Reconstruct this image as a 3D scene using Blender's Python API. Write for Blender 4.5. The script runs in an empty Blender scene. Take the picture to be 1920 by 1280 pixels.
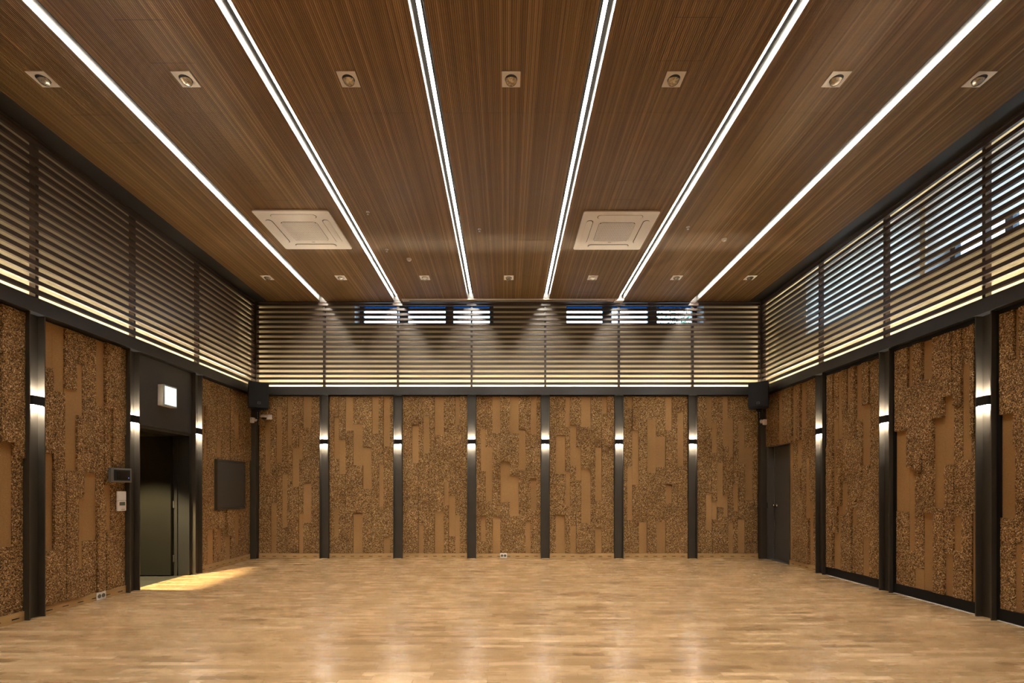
import bpy, math, random
from mathutils import Vector, Matrix
random.seed(7)
sc = bpy.context.scene
COL = sc.collection
F = 906.67          # focal length in px (17 mm lens on a 36 mm sensor, 1920 px)
VX, VY = 949.0, 917.0
EYE = 1.273
CX = 0.042          # centre line of the hall
CZ = 4.709          # ceiling height
YB = 8.88           # plane of the back column faces
TIP = 4.668         # half width to the side column faces
TAU = 2 * math.pi

# ------------------------------------------------------------------ camera
cam = bpy.data.cameras.new('camera')
cam.sensor_width = 36; cam.lens = 17.0
cam.shift_x = (960 - VX) / 1920; cam.shift_y = (VY - 640) / 1920
cam.clip_start = 0.05; cam.clip_end = 200
co = bpy.data.objects.new('camera', cam); COL.objects.link(co)
co.location = (0, 0, EYE); co.rotation_euler = (math.pi / 2, 0, 0)
sc.camera = co
sc.view_settings.view_transform = 'Standard'; sc.view_settings.look = 'None'
sc.view_settings.gamma = 1; sc.view_settings.exposure = 0
sc.view_settings.use_curve_mapping = False
sc.cycles.max_bounces = 10; sc.cycles.diffuse_bounces = 6
sc.cycles.sample_clamp_indirect = 6; sc.cycles.caustics_reflective = False; sc.cycles.caustics_refractive = False

# ------------------------------------------------------------------ materials
def new_mat(name):
    m = bpy.data.materials.new(name); m.use_nodes = True
    nt = m.node_tree; b = nt.nodes['Principled BSDF']
    return m, nt, b
def node(nt, t, **kw):
    n = nt.nodes.new(t)
    for k, v in kw.items(): setattr(n, k, v)
    return n
def inp(nt, sock, v):
    if isinstance(v, bpy.types.NodeSocket): nt.links.new(v, sock)
    elif v is not None: sock.default_value = v
def mth(nt, op, a, b=None):
    n = node(nt, 'ShaderNodeMath', operation=op)
    inp(nt, n.inputs[0], a); inp(nt, n.inputs[1], b)
    return n.outputs[0]
def ramp(nt, fac, stops):
    n = node(nt, 'ShaderNodeValToRGB'); e = n.color_ramp.elements
    while len(e) < len(stops): e.new(0.5)
    for q, (p, c) in zip(e, stops): q.position = p; q.color = (*c, 1)
    inp(nt, n.inputs[0], fac); return n.outputs[0]
def mixc(nt, fac, a, b, blend='MIX'):
    n = node(nt, 'ShaderNodeMix', data_type='RGBA', blend_type=blend)
    inp(nt, n.inputs[0], fac)
    for s, v in ((n.inputs[6], a), (n.inputs[7], b)):
        if isinstance(v, tuple): v = (*v, 1)
        inp(nt, s, v)
    return n.outputs[2]
def pos(nt):
    g = node(nt, 'ShaderNodeNewGeometry'); return g.outputs['Position']
def sepxyz(nt, v):
    n = node(nt, 'ShaderNodeSeparateXYZ'); nt.links.new(v, n.inputs[0]); return n.outputs
def combine(nt, x, y, z):
    n = node(nt, 'ShaderNodeCombineXYZ')
    for s, v in zip(n.inputs, (x, y, z)): inp(nt, s, v)
    return n.outputs[0]
def noise(nt, vec, scale, detail=2, rough=0.5):
    n = node(nt, 'ShaderNodeTexNoise'); inp(nt, n.inputs['Vector'], vec)
    n.inputs['Scale'].default_value = scale; n.inputs['Detail'].default_value = detail
    n.inputs['Roughness'].default_value = rough
    return n.outputs[0]
def bump(nt, h, strength, dist):
    n = node(nt, 'ShaderNodeBump'); n.inputs['Strength'].default_value = strength
    n.inputs['Distance'].default_value = dist; nt.links.new(h, n.inputs['Height']); return n.outputs[0]

def paint(name, col, rough=0.5, metal=0.0, var=0.06, scale=6, spec=0.5):
    """painted or coated surface with a faint mottling"""
    m, nt, b = new_mat(name)
    f = noise(nt, pos(nt), scale, 3)
    lo = tuple(c * (1 - var) for c in col); hi = tuple(c * (1 + var) for c in col)
    nt.links.new(ramp(nt, f, [(0.3, lo), (0.7, hi)]), b.inputs['Base Color'])
    b.inputs['Roughness'].default_value = rough; b.inputs['Metallic'].default_value = metal
    b.inputs['Specular IOR Level'].default_value = spec
    return m
def glow(name, col, s):
    m, nt, b = new_mat(name)
    b.inputs['Base Color'].default_value = (0.8, 0.8, 0.8, 1)
    b.inputs['Emission Color'].default_value = (*col, 1); b.inputs['Emission Strength'].default_value = s
    return m

M = {}
M['steel'] = paint('dark_steel', (0.046, 0.039, 0.030), 0.42, 0.0, 0.10, 5)
M['steel_blue'] = paint('dark_steel_panel', (0.034, 0.034, 0.036), 0.45, 0.0, 0.10, 3)
M['soffit'] = paint('satin_dark_soffit', (0.030, 0.029, 0.028), 0.30, 0.0, 0.08, 3)
M['slat'] = paint('brown_slat_paint', (0.054, 0.036, 0.027), 0.33, 0.0, 0.08, 8)
M['cream'] = paint('cream_plaster', (0.66, 0.58, 0.42), 0.8, 0, 0.05, 1.6)
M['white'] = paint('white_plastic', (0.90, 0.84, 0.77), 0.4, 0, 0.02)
M['ac'] = paint('cassette_plastic', (0.93, 0.86, 0.77), 0.45, 0, 0.015)
M['black'] = paint('black_coating', (0.006, 0.006, 0.007), 0.6, 0, 0.1, 6, 0.25)
M['screen'] = paint('dark_glass_screen', (0.012, 0.013, 0.015), 0.12, 0, 0.1)
M['lcd'] = paint('grey_lcd', (0.13, 0.14, 0.11), 0.25, 0, 0.05)
M['greyplastic'] = paint('grey_plastic', (0.13, 0.13, 0.13), 0.4, 0, 0.04)
M['alu'] = paint('brushed_aluminium', (0.62, 0.61, 0.60), 0.28, 1.0, 0.06, 20)
M['chrome'] = paint('chrome', (0.7, 0.68, 0.64), 0.18, 1.0, 0.04)
M['doorgrey'] = paint('grey_door_paint', (0.050, 0.046, 0.041), 0.42, 0, 0.06, 2)
M['doorpale'] = paint('mid_grey_door_paint', (0.085, 0.078, 0.069), 0.42, 0, 0.06, 2)
M['doorleaf'] = paint('olive_grey_door_paint', (0.0115, 0.0103, 0.0072), 0.38, 0, 0.12, 2.5)
M['jamb'] = paint('dark_door_frame', (0.020, 0.019, 0.017), 0.4, 0, 0.08, 4)
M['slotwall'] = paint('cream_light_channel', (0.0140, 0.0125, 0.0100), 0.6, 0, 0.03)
M['corridor'] = paint('corridor_paint', (0.24, 0.23, 0.19), 0.8, 0, 0.05)
M['vinyl'] = paint('grey_green_corridor_floor', (0.020, 0.019, 0.014), 0.5, 0, 0.08)
M['sash'] = paint('dark_window_sash', (0.045, 0.048, 0.055), 0.4, 0, 0.06)
M['reveal'] = paint('pale_window_reveal', (0.66, 0.66, 0.64), 0.7, 0, 0.03)
M['outer'] = paint('pale_outer_wall', (0.5, 0.5, 0.48), 0.8, 0, 0.05)
M['plain'] = paint('plain_brown_wall', (0.20, 0.115, 0.052), 0.9, 0, 0.15, 6)
M['ground'] = paint('grey_paving', (0.25, 0.25, 0.24), 0.9, 0, 0.2, 2)
M['bark'] = paint('bark', (0.09, 0.06, 0.04), 0.9, 0, 0.3, 20)
M['leaf'] = paint('leaves', (0.07, 0.15, 0.06), 0.6, 0, 0.5, 3)
M['led'] = glow('led_diffuser', (1.0, 0.92, 0.79), 165)
M['cove'] = glow('cove_led', (1.0, 0.84, 0.58), 125)
M['covetop'] = glow('top_cove_led', (1.0, 0.86, 0.66), 30)
M['sconce'] = glow('sconce_lens', (1.0, 0.90, 0.74), 450)
M['exit'] = glow('exit_face', (0.72, 1.0, 0.97), 2.6)
M['bluedot'] = glow('blue_status_light', (0.05, 0.15, 1.0), 3)
M['reddot'] = glow('red_status_light', (1.0, 0.12, 0.08), 1.5)

def m_floor():
    m, nt, b = new_mat('strip_parquet')
    x, y, z = sepxyz(nt, pos(nt))
    W, L = 0.066, 0.52
    ry = mth(nt, 'DIVIDE', y, W); row = mth(nt, 'FLOOR', ry)
    w1 = node(nt, 'ShaderNodeTexWhiteNoise', noise_dimensions='1D'); nt.links.new(row, w1.inputs['W'])
    w1b = node(nt, 'ShaderNodeTexWhiteNoise', noise_dimensions='1D'); nt.links.new(mth(nt, 'ADD', row, 91.7), w1b.inputs['W'])
    ln = mth(nt, 'MULTIPLY_ADD', w1b.outputs['Value'], 0.3); ln.node.inputs[2].default_value = 0.36
    rx = mth(nt, 'DIVIDE', mth(nt, 'ADD', x, mth(nt, 'MULTIPLY', w1.outputs['Value'], 7.3)), ln); cel = mth(nt, 'FLOOR', rx)
    w2 = node(nt, 'ShaderNodeTexWhiteNoise', noise_dimensions='2D'); nt.links.new(combine(nt, cel, row, 0.0), w2.inputs['Vector'])
    tone = ramp(nt, w2.outputs['Value'], [(0.0, (0.255, 0.152, 0.066)), (0.12, (0.335, 0.208, 0.096)), (0.5, (0.41, 0.262, 0.127)), (0.85, (0.47, 0.31, 0.16)), (1.0, (0.58, 0.40, 0.22))])
    sh = mth(nt, 'MULTIPLY', w2.outputs['Value'], 40.0)
    gv = combine(nt, mth(nt, 'ADD', mth(nt, 'MULTIPLY', x, 2.2), sh), mth(nt, 'MULTIPLY', y, 55.0), sh)
    g = noise(nt, gv, 1.0, 5, 0.6)
    gcol = ramp(nt, g, [(0.25, (0.92, 0.91, 0.89)), (0.5, (1, 1, 1)), (0.8, (1.03, 1.03, 1.03))])
    c = mixc(nt, 1.0, tone, gcol, 'MULTIPLY')
    # hairline joints between strips
    fy = mth(nt, 'FRACT', ry); fx = mth(nt, 'FRACT', rx)
    jy = mth(nt, 'LESS_THAN', mth(nt, 'ABSOLUTE', mth(nt, 'SUBTRACT', fy, 0.5)), 0.478)
    jx = mth(nt, 'LESS_THAN', mth(nt, 'ABSOLUTE', mth(nt, 'SUBTRACT', fx, 0.5)), 0.496)
    j = mth(nt, 'MULTIPLY', jy, jx)
    c = mixc(nt, j, (0.24, 0.135, 0.06), c)
    nt.links.new(c, b.inputs['Base Color'])
    r = noise(nt, combine(nt, mth(nt, 'MULTIPLY', x, 3.0), mth(nt, 'MULTIPLY', y, 12.0), 0.0), 1.0, 3)
    rr = mth(nt, 'MULTIPLY_ADD', r, 0.14); rr.node.inputs[2].default_value = 0.20
    nt.links.new(rr, b.inputs['Roughness'])
    nt.links.new(bump(nt, g, 0.05, 0.002), b.inputs['Normal'])
    b.inputs['Specular IOR Level'].default_value = 0.5
    return m
M['floor'] = m_floor()

def m_ceiling():
    m, nt, b = new_mat('grooved_wood_ceiling')
    x, y, z = sepxyz(nt, pos(nt))
    lam = mth(nt, 'FLOOR', mth(nt, 'DIVIDE', x, 0.016))
    pan = mth(nt, 'FLOOR', mth(nt, 'DIVIDE', mth(nt, 'ADD', y, 0.106), 1.13))
    w = node(nt, 'ShaderNodeTexWhiteNoise', noise_dimensions='2D'); nt.links.new(combine(nt, lam, 0.0, 0.0), w.inputs['Vector'])
    base = ramp(nt, w.outputs['Value'], [(0.0, (0.15, 0.081, 0.028)), (0.5, (0.205, 0.117, 0.042)), (0.85, (0.245, 0.143, 0.054)), (1.0, (0.34, 0.21, 0.09))])
    g = noise(nt, combine(nt, mth(nt, 'MULTIPLY', x, 240.0), mth(nt, 'MULTIPLY', y, 2.0), pan), 1.0, 4, 0.6)
    gc = ramp(nt, g, [(0.3, (0.72, 0.70, 0.68)), (0.7, (1.15, 1.15, 1.15))])
    nt.links.new(mixc(nt, 1.0, base, gc, 'MULTIPLY'), b.inputs['Base Color'])
    b.inputs['Roughness'].default_value = 0.42; b.inputs['Specular IOR Level'].default_value = 0.4
    return m
M['ceil'] = m_ceiling()
M['groove'] = paint('groove_backing', (0.05, 0.026, 0.010), 0.8, 0, 0.2, 20)

def m_cork(coarse):
    m, nt, b = new_mat('coarse_granular_cork' if coarse else 'fine_smooth_cork')
    p = pos(nt)
    v = node(nt, 'ShaderNodeTexVoronoi'); nt.links.new(p, v.inputs['Vector']); v.inputs['Scale'].default_value = 108 if coarse else 260
    v.inputs['Randomness'].default_value = 1.0
    cc = sepxyz(nt, v.outputs['Color'])[0]
    if coarse:
        c = ramp(nt, cc, [(0.0, (0.06, 0.030, 0.011)), (0.2, (0.17, 0.090, 0.034)), (0.6, (0.35, 0.198, 0.077)), (0.86, (0.56, 0.35, 0.15)), (1.0, (0.85, 0.63, 0.36))])
        lo = noise(nt, p, 3.0, 3)
        c = mixc(nt, 1.0, c, ramp(nt, lo, [(0.3, (0.82, 0.80, 0.78)), (0.7, (1.12, 1.12, 1.12))]), 'MULTIPLY')
        h = mth(nt, 'SUBTRACT', cc, mth(nt, 'MULTIPLY', v.outputs['Distance'], 1.0))
        nt.links.new(bump(nt, h, 1.0, 0.009), b.inputs['Normal'])
    else:
        c = ramp(nt, cc, [(0.0, (0.315, 0.178, 0.070)), (0.5, (0.375, 0.220, 0.091)), (1.0, (0.44, 0.268, 0.12))])
        lo = noise(nt, p, 1.3, 2)
        c = mixc(nt, 1.0, c, ramp(nt, lo, [(0.3, (0.88, 0.86, 0.84)), (0.7, (1.08, 1.08, 1.08))]), 'MULTIPLY')
        nt.links.new(bump(nt, v.outputs['Distance'], 0.4, 0.002), b.inputs['Normal'])
    nt.links.new(c, b.inputs['Base Color'])
    b.inputs['Roughness'].default_value = 0.85; b.inputs['Specular IOR Level'].default_value = 0.25
    return m
M['cork'] = m_cork(True); M['smooth'] = m_cork(False)

def m_board():
    m, nt, b = new_mat('maple_skirting')
    x, y, z = sepxyz(nt, pos(nt))
    g = noise(nt, combine(nt, mth(nt, 'MULTIPLY', x, 2.0), mth(nt, 'MULTIPLY', y, 2.0), mth(nt, 'MULTIPLY', z, 60.0)), 1.0, 4)
    nt.links.new(ramp(nt, g, [(0.3, (0.46, 0.29, 0.12)), (0.7, (0.56, 0.365, 0.165))]), b.inputs['Base Color'])
    b.inputs['Roughness'].default_value = 0.45
    return m
M['board'] = m_board()

def m_blind():
    m, nt, b = new_mat('pale_roller_blind_fabric')
    nt.nodes.remove(b)
    out = nt.nodes['Material Output']
    f = noise(nt, pos(nt), 4, 2)
    c = ramp(nt, f, [(0.3, (0.88, 0.82, 0.74)), (0.7, (0.93, 0.87, 0.79))])
    d = node(nt, 'ShaderNodeBsdfDiffuse'); t = node(nt, 'ShaderNodeBsdfTranslucent'); mx = node(nt, 'ShaderNodeMixShader')
    nt.links.new(c, d.inputs[0]); nt.links.new(c, t.inputs[0]); mx.inputs[0].default_value = 0.75
    nt.links.new(d.outputs[0], mx.inputs[1]); nt.links.new(t.outputs[0], mx.inputs[2]); nt.links.new(mx.outputs[0], out.inputs[0])
    return m
M['blind'] = m_blind()

def m_glass(tc):
    m, nt, b = new_mat('window_glass'); nt.nodes.remove(b)
    out = nt.nodes['Material Output']
    t = node(nt, 'ShaderNodeBsdfTransparent'); g = node(nt, 'ShaderNodeBsdfGlossy'); fr = node(nt, 'ShaderNodeFresnel'); mx = node(nt, 'ShaderNodeMixShader')
    t.inputs[0].default_value = (*tc, 1); g.inputs['Roughness'].default_value = 0.02; fr.inputs[0].default_value = 1.3
    nt.links.new(fr.outputs[0], mx.inputs[0]); nt.links.new(t.outputs[0], mx.inputs[1]); nt.links.new(g.outputs[0], mx.inputs[2])
    nt.links.new(mx.outputs[0], out.inputs[0]); return m
M['glass'] = m_glass((0.90, 0.95, 0.97)); M['tint'] = m_glass((0.05, 0.15, 0.27))
def m_lamp():
    m, nt, b = new_mat('faceted_lamp_glass')
    v = node(nt, 'ShaderNodeTexVoronoi'); nt.links.new(pos(nt), v.inputs['Vector']); v.inputs['Scale'].default_value = 75
    nt.links.new(ramp(nt, sepxyz(nt, v.outputs['Color'])[0], [(0.0, (0.30, 0.24, 0.16)), (0.6, (0.62, 0.54, 0.42)), (1.0, (0.85, 0.78, 0.66))]), b.inputs['Base Color'])
    b.inputs['Metallic'].default_value = 0.6; b.inputs['Roughness'].default_value = 0.25
    return m
M['lamp'] = m_lamp()

# ------------------------------------------------------------------ mesh builder
class MB:
    def __init__(s): s.v = []; s.f = []; s.m = []
    def add(s, vs, fs, mi=0):
        o = len(s.v); s.v += [tuple(p) for p in vs]; s.f += [tuple(i + o for i in f) for f in fs]; s.m += [mi] * len(fs)
    def box(s, x0, x1, y0, y1, z0, z1, mi=0):
        x0, x1 = sorted((x0, x1)); y0, y1 = sorted((y0, y1)); z0, z1 = sorted((z0, z1))
        v = [(x0, y0, z0), (x1, y0, z0), (x1, y1, z0), (x0, y1, z0), (x0, y0, z1), (x1, y0, z1), (x1, y1, z1), (x0, y1, z1)]
        s.add(v, [(0, 3, 2, 1), (4, 5, 6, 7), (0, 1, 5, 4), (1, 2, 6, 5), (2, 3, 7, 6), (3, 0, 4, 7)], mi); return s
    def prism(s, poly, z0, z1, mi=0):
        n = len(poly)
        v = [(x, y, z0) for x, y in poly] + [(x, y, z1) for x, y in poly]
        fs = [tuple(range(n - 1, -1, -1)), tuple(range(n, 2 * n))] + [(i, (i + 1) % n, n + (i + 1) % n, n + i) for i in range(n)]
        s.add(v, fs, mi); return s
    def lathe(s, prof, seg=24, mat=Matrix(), mi=0):
        vs = []; fs = []; n = len(prof)
        for k in range(seg):
            a = TAU * k / seg
            for r, z in prof: vs.append(mat @ Vector((r * math.cos(a), r * math.sin(a), z)))
        for k in range(seg):
            k2 = (k + 1) % seg
            for i in range(n - 1): fs.append((k * n + i, k2 * n + i, k2 * n + i + 1, k * n + i + 1))
        fs.append(tuple(k * n for k in range(seg - 1, -1, -1))); fs.append(tuple(k * n + n - 1 for k in range(seg)))
        s.add(vs, fs, mi); return s
    def xf(s, mat):
        s.v = [tuple(mat @ Vector(p)) for p in s.v]; return s
    def build(s, name, mats, parent=None, bevel=0, smooth=False):
        me = bpy.data.meshes.new(name); me.from_pydata(s.v, [], s.f)
        for q in (mats if isinstance(mats, (list, tuple)) else [mats]): me.materials.append(q)
        if any(s.m): me.polygons.foreach_set('material_index', s.m)
        me.update()
        if smooth:
            for p in me.polygons: p.use_smooth = True
        o = bpy.data.objects.new(name, me); COL.objects.link(o)
        if parent is not None: o.parent = parent
        if bevel:
            b = o.modifiers.new('bevel', 'BEVEL'); b.width = bevel; b.segments = 2; b.limit_method = 'ANGLE'
        return o
def rrect(w, h, r, n=5, cx=0, cy=0):
    p = []
    for sx, sy, a0 in ((1, 1, 0), (-1, 1, 90), (-1, -1, 180), (1, -1, 270)):
        for k in range(n + 1):
            a = math.radians(a0 + 90 * k / n)
            p.append((cx + sx * (w / 2 - r) + r * math.cos(a), cy + sy * (h / 2 - r) + r * math.sin(a)))
    return p
def tag(o, label, cat, group=None, kind='thing'):
    o['label'] = label; o['category'] = cat; o['kind'] = kind
    if group: o['group'] = group
    return o
def thing(name, label, cat, loc=(0, 0, 0), group=None, rz=0):
    o = bpy.data.objects.new(name, None); COL.objects.link(o)
    o.location = loc; o.rotation_euler = (0, 0, rz); o.empty_display_size = 0.1
    return tag(o, label, cat, group)
def struct(o):
    o['kind'] = 'structure'; return o
def copy_tree(o, parent=None):
    c = o.copy(); COL.objects.link(c)
    if parent is not None: c.parent = parent
    for ch in list(o.children): copy_tree(ch, c)
    return c
def ordinal(i, n, side='left'):
    if i == 0: return side + 'most'
    if i == n - 1: return ('right' if side == 'left' else 'left') + 'most'
    return ['', 'second', 'third', 'fourth', 'fifth', 'sixth'][i] + ' from ' + side

COLX = [CX + 1.3565 * (i - 2.5) for i in range(6)]
COLY = [4.775, 6.03, 7.285]
YF = -3.5           # wall behind the camera

# ------------------------------------------------------------------ shell
struct(MB().box(-4.75, 4.84, YF, 9.03, -0.10, 0).build('floor', M['floor']))
XL, XR = CX - 4.82, CX + 4.82       # lower wall faces
UL, UR = CX - 4.95, CX + 4.95       # upper cream wall faces
YU = 9.20
b = MB().box(XL - .4, XR + .4, 9.03, 9.62, -0.1, 3.10, 1)
WB = [(-2.89, -0.235), (1.14, 3.765)]; WZ = (4.41, 4.92)
xs = [XL - .6, WB[0][0], WB[0][1], WB[1][0], WB[1][1], XR + .6]
for k in (0, 2, 4): b.box(xs[k], xs[k + 1], YU, 9.62, 3.10, 5.0)
for k in (1, 3):
    b.box(xs[k], xs[k + 1], YU, 9.62, 3.10, WZ[0]); b.box(xs[k], xs[k + 1], YU, 9.62, WZ[1], 5.0)
struct(b.build('wall_back', [M['cream'], M['plain']]))
# left wall with the doorway
DY0, DY1, DZ = 6.115, 7.20, 2.10
b = MB()
b.box(XL - .22, XL, YF, DY0, -.1, 3.10, 1); b.box(XL - .22, XL, DY1, 9.03, -.1, 3.10, 1); b.box(XL - .22, XL, DY0, DY1, DZ, 3.10, 1)
b.box(UL - .3, UL, YF, YU, 3.10, 5.0)
struct(b.build('wall_left', [M['cream'], M['plain']]))
# right wall: grey door recess below, two windows above
RD0, RD1, RDZ = 8.13, 8.83, 2.05
b = MB()
b.box(XR, XR + .22, YF, RD0, -.1, 3.10, 1); b.box(XR, XR + .22, RD1, 9.03, -.1, 3.10, 1); b.box(XR, XR + .22, RD0, RD1, RDZ, 3.10, 1)
b.box(XR + .16, XR + .30, RD0 - .1, RD1 + .1, -.1, RDZ + .1, 1)
RW = [(3.4, 5.77), (5.83, 8.06)]; RZ = (3.80, 4.80)
ys = [YF, RW[0][0], RW[0][1], RW[1][0], RW[1][1], YU]
for k in (0, 2, 4): b.box(UR, UR + .40, ys[k], ys[k + 1], 3.10, 5.0)
for k in (1, 3):
    b.box(UR, UR + .40, ys[k], ys[k + 1], 3.10, RZ[0]); b.box(UR, UR + .40, ys[k], ys[k + 1], RZ[1], 5.0)
struct(b.build('wall_right', [M['cream'], M['plain']]))
struct(MB().box(XL - .4, XR + .6, YF - .2, YF, -.1, 5.0).build('wall_front', M['plain']))
struct(MB().box(XL - .6, XR + .8, YF - .2, 9.62, 5.0, 5.15).build('roof', M['outer']))
# ceiling: seven grooved bays between the light slots, cut by cross seams
SW = 0.058
seams = [4.414 + 1.13 * k for k in range(-7, 4)]
b = MB()
edges = [CX - 4.40] + [x + s for x in COLX for s in (-SW, SW)] + [CX + 4.40]
ycuts = [YF] + [s for s in seams if YF < s < 8.8] + [8.85]
for i in range(0, 14, 2):
    x0, x1 = edges[i], edges[i + 1]
    b.box(x0, x1, YF, 8.85, CZ + .006, CZ + .03, 1)
    n = round((x1 - x0) / .016); p = (x1 - x0) / n
    for j in range(len(ycuts) - 1):
        for k in range(n):
            xa = x0 + k * p + (.0015 if k else 0); xb = x0 + (k + 1) * p - (.0015 if k < n - 1 else 0)
            ya = ycuts[j] + (.0015 if j else 0); yb = ycuts[j + 1] - .0015
            b.add([(xa, ya, CZ), (xb, ya, CZ), (xb, yb, CZ), (xa, yb, CZ), (xa, ya, CZ + .006), (xb, ya, CZ + .006), (xb, yb, CZ + .006), (xa, yb, CZ + .006)],
                  [(0, 3, 2, 1), (0, 1, 5, 4), (1, 2, 6, 5), (2, 3, 7, 6), (3, 0, 4, 7)])
struct(b.build('ceiling', [M['ceil'], M['groove']]))
for s, nm in ((-1, 'trim_left'), (1, 'trim_right')):
    struct(MB().box(CX + s * 4.402, CX + s * 4.74, YF, 8.86, CZ + .004, CZ + .05).build(nm, M['soffit']))

# ------------------------------------------------------------------ skirting boards with vent slots
def skirting(name, runs, axis, face, d):
    """runs along u; face = coordinate of the front; d = +1/-1 direction into the wall"""
    b = MB()
    def bx(u0, u1, z0, z1, f0, f1, mi=0):
        if axis == 'x': b.box(u0, u1, face + d * f0, face + d * f1, z0, z1, mi)
        else: b.box(face + d * f0, face + d * f1, u0, u1, z0, z1, mi)
    for u0, u1 in runs:
        bx(u0, u1, 0.042, 0.092, 0, .018); bx(u0, u1, 0.0, 0.030, 0, .018); bx(u0, u1, 0.002, 0.09, .0145, .019, 1)
        n = max(1, int((u1 - u0) / .165)); p = (u1 - u0) / n; prev = u0
        for k in range(n):
            c = u0 + (k + .5) * p
            bx(prev, c - .036, .030, .042, 0, .018); prev = c + .036
        bx(prev, u1, .030, .042, 0, .018)
    return struct(b.build(name, [M['board'], M['black']]))
HB = .0835
bk = [CX - 4.61] + [v for x in COLX for v in (x - HB, x + HB)] + [CX + 4.61]
skirting('baseboard_back', [(bk[i], bk[i + 1]) for i in range(0, 14, 2)], 'x', 8.925, 1)
CORKL, CORKR = CX - 4.738, CX + 4.738
skirting('baseboard_left', [(3.0, COLY[0] - HB), (COLY[0] + HB, COLY[1] - HB), (COLY[2] + HB, 8.83)], 'y', CORKL + .022, -1)
skirting('baseboard_right', [(COLY[2] + HB, RD0 - .01)], 'y', CORKR - .022, 1)

# ------------------------------------------------------------------ steel columns with wall sconces
def column_parts(root, h):
    """local frame: +y goes into the wall, faces at y=0"""
    for s in (-1, 1): MB().box(s * .0725, s * .0825, 0, .148, 0, h).build('flange', M['steel'], root)
    MB().box(-.0725, .0725, .068, .078, 0, h).build('web', M['steel'], root)
ck = thing('steel_column', '', 'column', (0, 0, 0), 'steel columns around the walls'); column_parts(ck, 3.004)
sk = thing('wall_sconce', '', 'wall light', (0, 0, 0), 'up and down lights in the steel columns')
def sconce_parts(root):
    p = [(-.066, .060), (-.066, -.002), (-.056, -.012), (.056, -.012), (.066, -.002), (.066, .060)]
    b = MB()
    for z0, z1 in ((-.046, -.034), (-.034, .036), (.036, .046)):
        if z1 - z0 > .05: b.prism(p, z0, z1)
        else:       # thin rim around the lens
            q = [(x * .90, y * .90 + .002) for x, y in p]
            n = 6
            v = [(x, y, z0) for x, y in p] + [(x, y, z0) for x, y in q] + [(x, y, z1) for x, y in p] + [(x, y, z1) for x, y in q]
            f = []
            for i in range(n):
                j = (i + 1) % n
                f += [(i, j, n + j, n + i), (2 * n + i, 3 * n + i, 3 * n + j, 2 * n + j), (i, 2 * n + i, 2 * n + j, j), (n + i, n + j, 3 * n + j, 3 * n + i)]
            b.add(v, f)
    b.build('housing', M['black'], root)
    MB().box(-.056, .056, -.004, .054, .0362, .0445).build('upper_lens', M['sconce'], root)
    MB().box(-.056, .056, -.004, .054, -.0445, -.0342).build('lower_lens', M['sconce'], root)
sconce_parts(sk)
BACKN = ['leftmost', 'second from left', 'third from left', 'fourth from left', 'fifth from left', 'rightmost']
spots = [((x, YB, 0), 0, f'dark steel column on the back wall, {BACKN[i]} of its six', f'lit sconce in the {BACKN[i]} of six columns on the back wall') for i, x in enumerate(COLX)]
SL = ['nearest the camera, left of the thermostats', 'between the thermostats and the open doorway', 'between the open doorway and the grey wall hatch']
SR = ['nearest the camera', 'second from the camera', 'beside the plain grey door']
for i, y in enumerate(COLY): spots.append(((CX - TIP, y, 0), math.pi / 2, 'dark steel column on the left wall, ' + SL[i], 'lit sconce on left wall column ' + SL[i]))
for i, y in enumerate(COLY): spots.append(((CX + TIP, y, 0), -math.pi / 2, 'dark steel column on the right wall, ' + SR[i], 'lit sconce on right wall column ' + SR[i]))
for i, (l, rz, la, lb) in enumerate(spots):
    c = ck if i == 0 else copy_tree(ck); c.location = l; c.rotation_euler = (0, 0, rz); c['label'] = la
    s = sk if i == 0 else copy_tree(sk); s.location = (l[0], l[1], 2.145); s.rotation_euler = (0, 0, rz); s['label'] = lb
for s, side in ((-1, 'left'), (1, 'right')):
    b = MB().box(CX + s * 4.62, CX + s * 4.75, 8.845, 9.02, 0, 3.004)
    tag(b.build('corner_post', M['steel'], bevel=.004), f'dark steel post in the back {side} corner, under the loudspeaker', 'column', 'corner posts')

# ------------------------------------------------------------------ ring beams, slat screens, cove lights
def beam(name, label, axis, face, d, u0, u1):
    b = MB()
    def bx(z0, z1, f0, f1):
        if axis == 'x': b.box(u0, u1, face + d * f0, face + d * f1, z0, z1)
        else: b.box(face + d * f0, face + d * f1, u0, u1, z0, z1)
    bx(3.006, 3.018, -.008, .13); bx(3.018, 3.143, 0, .014); bx(3.143, 3.155, -.004, .13)
    return tag(b.build(name, M['steel_blue']), label, 'beam', 'steel beams round the room')
beam('steel_beam', 'dark steel beam across the back wall over the cork', 'x', YB - .012, 1, CX - 4.64, CX + 4.64)
beam('steel_beam', 'dark steel beam along the left wall over the doorway', 'y', CX - 4.655, -1, YF + .01, 8.87)
beam('steel_beam', 'dark steel beam along the right wall over the cork clad doors', 'y', CX + 4.655, 1, YF + .01, 8.87)
SZ = [3.212 + .0902 * i for i in range(17)]
def slats(label, axis, face, d, u0, u1, posts):
    root = thing('slat_screen', label, 'slat screen', (0, 0, 0), 'slatted screens round the top of the walls')
    b = MB()
    def bx(b, u0, u1, z0, z1, f0, f1):
        if axis == 'x': b.box(u0, u1, face + d * f0, face + d * f1, z0, z1)
        else: b.box(face + d * f0, face + d * f1, u0, u1, z0, z1)
    for z in SZ: bx(b, u0, u1, z - .0205, z + .0205, 0, .038)
    b.build('slats', M['slat'], root)
    b = MB(); bx(b, u0, u1, 4.688, 4.708, -.006, .06); b.build('top_rail', M['slat'], root)
    for u in posts:
        b = MB(); bx(b, u - .017, u + .017, 3.156, 4.708, .039, .10); b.build('post', M['slat'], root)
    return root
slats('brown slat screen across the back wall below the ceiling', 'x', 8.848, 1, CX - 4.60, CX + 4.60, COLX)
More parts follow.
